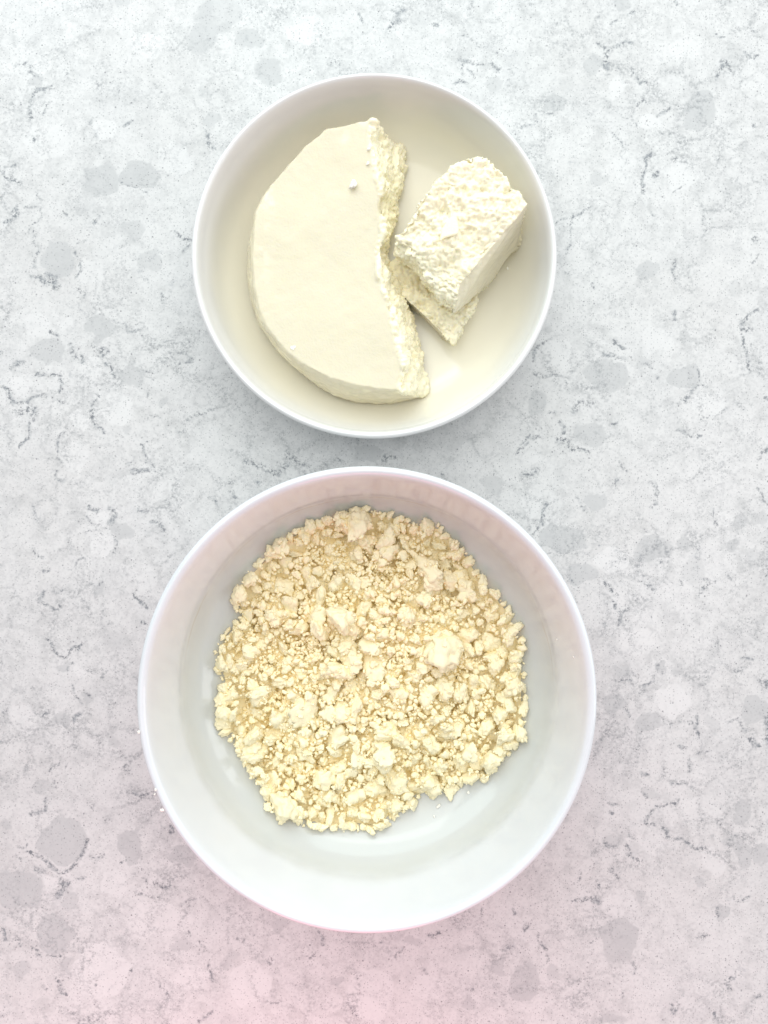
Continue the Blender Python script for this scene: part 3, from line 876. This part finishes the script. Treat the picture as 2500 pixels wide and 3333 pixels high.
def drop(P, size, g, deep=0.5, tries=7, cand=None, min_sd=0.0, max_tilt=0.6, gap=None):
    """lets one crumb (unit points P) fall on the heap; returns location and rotation"""
    rot = rand_rot(g, max_tilt)
    Q = P @ np.array(rot).T * size
    best = None
    pool = OK if cand is None else cand
    for _ in range(tries):
        j, i = pool[g.integers(len(pool))]
        if SD[j, i] < min_sd:
            continue
        if gap is not None and HGT[j, i] > TARGET[j, i] - min(gap, 0.55 * (TARGET[j, i] - FLOOR[j, i])):
            continue
        s = g.uniform(0, 1) if gap is not None else HGT[j, i] - TARGET[j, i] + g.uniform(0, 0.0018)
        if best is None or s < best[0]:
            best = (s, j, i)
    if best is None:
        return None
    _, j, i = best
    x, y = gx[i] + g.uniform(-.5, .5) * CELL, gy[j] + g.uniform(-.5, .5) * CELL
    ii = np.clip(((x + Q[:, 0] - gx[0]) / CELL).astype(int), 0, len(gx) - 1)
    jj = np.clip(((y + Q[:, 1] - gy[0]) / CELL).astype(int), 0, len(gy) - 1)
    below = Q[:, 2] < 0
    need = HGT[jj[below], ii[below]] - Q[below, 2]
    z = float(np.quantile(need, deep))
    zf = float(np.max(FLOOR[jj, ii] - Q[:, 2]))      # never through the bowl
    z = max(z, zf)
    # top side raises the heap; splat a little wider than the points
    up = Q[:, 2] > -0.2 * size
    w = max(0, int(size * 0.28 / CELL))
    for a in range(-w, w + 1, max(1, w)):
        for b in range(-w, w + 1, max(1, w)):
            np.maximum.at(HGT, (np.clip(jj[up] + a, 0, len(gy) - 1), np.clip(ii[up] + b, 0, len(gx) - 1)), z + Q[up, 2] * 0.93)
    return np.array([x, y, z]), rot


heap_V, heap_F, n_off = [], [], 0


def add_stuff(P, F, loc, rot, size):
    global n_off
    heap_V.append(P @ np.array(rot).T * size + loc)
    heap_F.append(F + n_off)
    n_off += len(P)


# the packed core of the heap, under the loose crumbs
sub = 1
cy_, cx_ = np.arange(0, len(gy), sub), np.arange(0, len(gx), sub)
core_m = SD[np.ix_(cy_, cx_)] > 0.0022
cid = -np.ones(core_m.shape, int)
cid[core_m] = np.arange(core_m.sum())
cz = np.maximum(BASEH[np.ix_(cy_, cx_)], FLOOR[np.ix_(cy_, cx_)] + 0.0004)
core_P = np.stack([GX[np.ix_(cy_, cx_)][core_m], GY[np.ix_(cy_, cx_)][core_m], cz[core_m]], 1)
q = np.stack([cid[:-1, :-1], cid[:-1, 1:], cid[1:, 1:], cid[1:, :-1]], -1).reshape(-1, 4)
q = q[(q >= 0).all(1)]
heap_V.append(core_P)
heap_F.append(np.vstack([q[:, [0, 1, 2]], q[:, [0, 2, 3]]]))
n_off += len(core_P)

gd = np.random.default_rng(77)
singles = []                       # (size, proto mesh, loc, rot)
# first fill: small and middling crumbs that lie deeper
def heap(count, protos, sub, lo, hi, deep, tries=7, min_sd=0.0, meshes=None, keep=None, tilt=0.6, gap=None):
    for _ in range(count):
        s = lo + (hi - lo) * gd.random() ** 1.6
        k = gd.integers(len(protos))
        r = drop(protos[k], s, gd, deep, tries=tries, min_sd=max(min_sd, s * 0.55), max_tilt=tilt, gap=gap)
        if r is None:
            continue
        if meshes is None:
            add_stuff(protos[k], ICO[sub][1], r[0], r[1], s)
        else:
            keep.append((s, k, r[0], r[1], 'big' if sub == 4 else 'med'))


# uneven lumps along the heap's edge
per = resample(np.vstack([outline, outline[:1]]), 400)
ctr = outline.mean(0)
for turn in range(2):
    pos = 0.0
    while pos < 399:
        s = gd.uniform(0.0018, 0.0052)
        p = per[int(pos)]
        p = p + (ctr - p) / np.linalg.norm(ctr - p) * (s * gd.uniform(0.3, 1.1) + turn * gd.uniform(0.003, 0.007))
        c = np.array([[int((p[1] - gy[0]) / CELL), int((p[0] - gx[0]) / CELL)]])
        k = gd.integers(len(BIGP))
        r = drop(BIGP[k], s, gd, 0.35, tries=1, cand=c)
        if r:
            singles.append((s, k, r[0], r[1], 'big'))
        pos += s / 0.00115 * gd.uniform(0.85, 1.7)
heap(260, BIGP, 4, 0.0030, 0.0074, 0.36, 24, 0.002, True, singles, gap=0.0034)
heap(520, MEDP, 3, 0.0012, 0.0026, 0.36, 20, gap=0.0036)
heap(1500, SMLP, 2, 0.0007, 0.0015, 0.4, 24, gap=0.0043)
# large lumps where the photograph shows them: pixel, half size in pixels
LUMPS = [(770, 1138, 34), (835, 1165, 32), (775, 1195, 22), (925, 1225, 42), (735, 1335, 36), (745, 1400, 30), (738, 1450, 36), (965, 1410, 48), (940, 1260, 24),
         (660, 1545, 44), (770, 1530, 34), (690, 1360, 28), (1050, 1577, 28), (1060, 1645, 26), (620, 1740, 40), (700, 1690, 34), (1090, 1590, 28), (560, 1500, 30), (880, 1330, 26),
         (590, 1330, 26), (850, 1480, 24), (830, 1640, 28), (950, 1660, 22), (1075, 1440, 26), (540, 1640, 28), (1000, 1500, 24)]
lump_info = []
for n_, (px, py, hs) in enumerate(LUMPS):
    z = 0.036
    p = unproj(px, py, z)
    i, j = int((p[0] - gx[0]) / CELL), int((p[1] - gy[0]) / CELL)
    p = unproj(px, py, float(TARGET[j, i]) + 0.002)
    i, j = int((p[0] - gx[0]) / CELL), int((p[1] - gy[0]) / CELL)
    s = hs * (CAM_H - 0.036) / FPX * 1.05
    k = n_ % len(BIGP)
    r = drop(BIGP[k], s, gd, 0.25, tries=1, cand=np.array([[j, i]]), max_tilt=0.35)
    if r:
        lump_info.append((s, k, r[0], r[1], 'big'))
heap(110, MEDP, 3, 0.0020, 0.0034, 0.36, 20, 0.0008, True, singles, gap=0.0030)
heap(120, MEDP, 3, 0.0012, 0.0022, 0.35, 10, gap=0.0036)
heap(150, MEDP, 3, 0.0010, 0.0017, 0.4, 1)
heap(500, SMLP, 2, 0.0006, 0.0012, 0.4, 1)
heap(600, TINP, 1, 0.0004, 0.0007, 0.5, 1)
print('TRIS heap', sum(len(f) for f in heap_F), 'singles', len(singles))
singles.sort(key=lambda t: -t[0])
for s, k, loc, rot, kind in singles[300 - len(lump_info):]:
    add_stuff(*((BIGP[k], ICO[4][1]) if kind == 'big' else (MEDP[k], ICO[3][1])), loc, rot, s)
me = mesh_from('cheese_crumbs', np.vstack(heap_V), np.vstack(heap_F))
point_attr(me, 'crumbly', np.ones(len(me.vertices)))
o = link('crumbled_cheese', me, CURD)
o['kind'] = 'stuff'
o['label'] = 'finely crumbled cream coloured cheese filling the deep bowl'

# ---- the larger crumbs: one object each
HEAPGROUP = 'crumbs heaped in the deep bowl'
singles.sort(key=lambda t: -t[0])
singles = lump_info + singles[:300 - len(lump_info)]
SIDES = ['on the side without rim crumbs', 'small bowl side, away from rim crumbs', 'facing the small bowl', 'between small bowl and rim crumbs',
         'beside the rim crumbs', 'just past the rim crumbs', 'farthest from the small bowl', 'far from small bowl and rim crumbs']


def where(loc):
    x, y = loc[0] - ctr[0], loc[1] - ctr[1]
    r = math.hypot(x, y)
    if r < 0.012:
        return 'at the very middle of the heap'
    ring = 'just off mid-heap' if r < 0.028 else ('halfway out' if r < 0.046 else ('near the heap edge' if r < 0.062 else 'on the heap edge'))
    a = (math.degrees(math.atan2(y, x)) + 360) % 360
    return ring + ', ' + SIDES[int(((a + 22.5) % 360) // 45)]


for s, k, loc, rot, kind in singles:
    word = 'biggest' if s > 0.0082 else ('very big' if s > 0.0068 else ('big' if s > 0.0054 else ('medium' if s > 0.0042 else ('smallish' if s > 0.0032 else 'small'))))
    flat = (0, 2, 4, 1, 0, 5)[k % 6] >= 2 if kind == 'big' else k % 4 >= 2
    mesh = BIGM[k] if kind == 'big' else MEDM[k]
    place_crumb(mesh, loc, s, rot, f"{word} {'angular' if flat else 'rounded'} cheese crumb {where(loc)}", HEAPGROUP)

# ---- loose crumbs elsewhere
gl = np.random.default_rng(3)
DRYM = [m.copy() for m in MEDM[:8] + BIGM[:3]]
for m in DRYM:
    m.materials.clear()
    m.materials.append(DRY)


def loose(px, py, zfun, size_px, label, proto=None, flat=1.0, group=None):
    z = 0.04
    for _ in range(14):
        p = unproj(px, py, z)
        z = float(zfun(p[0], p[1]))
    s = size_px * (CAM_H - z) / FPX * 0.5
    m = DRYM[gl.integers(len(DRYM))] if proto is None else proto
    p = unproj(px, py, z + s * 0.45 * flat)
    o = place_crumb(m, p, s, Matrix.Rotation(gl.uniform(0, 6.28), 3, 'Z'), label, group)
    o.scale = (s, s, s * 0.7 * flat)
    return o


rim = lambda x, y: 0.0748
loose(300, 1581, rim, 8, 'white crumb alone on the deep bowl rim, nearest the heap middle')
loose(336, 1706, rim, 8, 'upper crumb of the close pair touching on the deep bowl rim', group='rim crumbs')
loose(334, 1716, rim, 6, 'smaller lower crumb of the close pair on the deep bowl rim', group='rim crumbs')
loose(350, 1750, rim, 9, 'white crumb on the deep bowl rim, farthest from the small bowl')
loose(382, 1706, big_z, 8, 'white crumb stuck inside the deep bowl wall beside the rim crumbs')
loose(1203, 1381, big_z, 5, 'tiny white crumb on the deep bowl wall nearest the small bowl')
loose(1239, 1419, big_z, 6, 'tiny white crumb high on the deep bowl wall, opposite the rim crumbs')
loose(1232, 1562, big_z, 7, 'tiny pair-side crumb high on the wall opposite the rim crumbs')
loose(947, 1742, big_z, 12, 'loose crumb lying just off the heap on the bare bowl floor')
loose(938, 1764, big_z, 7, 'tiny loose crumb farthest from the heap on bare bowl floor')
loose(1012, 1712, big_z, 8, 'tiny loose crumb beside the heap edge, farthest from the rim crumbs')
wheel_z = lambda x, y: 0.0346
loose(763, 397, wheel_z, 27, 'white crumb sitting on the smooth top of the half wheel', DRYM[9], 1.1)
loose(795, 352, wheel_z, 12, 'small white crumb on the half wheel close to its torn edge')
loose(797, 322, wheel_z, 12, 'small white crumb on the half wheel nearest its pointed tip')
loose(632, 750, wheel_z, 13, 'white flaky crumb at the round edge of the half wheel', None, 0.3)
loose(1096, 580, small_z, 8, 'tiny crumb on the shallow bowl beside the thick block')
loose(1117, 528, small_z, 6, 'tiniest crumb on the shallow bowl wall beside the thick block')

# flake lying on the thick block
fl = [(949, 522), (953, 497), (969, 474), (985, 468), (990, 500), (988, 514), (957, 524)]
fl = [np.array(unproj(x, y, 0.0462 - 0.0011 * k)) for k, (x, y) in enumerate(fl)]
zt = np.array([q for q in fl])
cen = zt.mean(0)
pl = 0.0452
V, F = [], []
m_ = len(zt)
for dz, sc in ((0, 1.0), (0.0013, 0.93)):
    for q in zt:
        tilt = (q[1] - cen[1]) * 0.05
        V.append(((q[0] - cen[0]) * sc + cen[0], (q[1] - cen[1]) * sc + cen[1], pl + tilt + dz))
F = [tuple(reversed(range(m_))), tuple(range(m_, 2 * m_))] + [(i, (i + 1) % m_, m_ + (i + 1) % m_, m_ + i) for i in range(m_)]
me = mesh_from('cheese_flake', V, F, False)
bm = bmesh.new()
bm.from_mesh(me)
bmesh.ops.recalc_face_normals(bm, faces=bm.faces)
bmesh.ops.bevel(bm, geom=bm.edges[:], offset=0.0003, segments=2, affect='EDGES')
bm.to_mesh(me)
bm.free()
point_attr(me, 'crumbly', np.ones(len(me.vertices)))
o = link('cheese_flake', me, WHEEL)
tag(o, 'flat pointed white flake lying on the thick torn block', 'cheese flake')
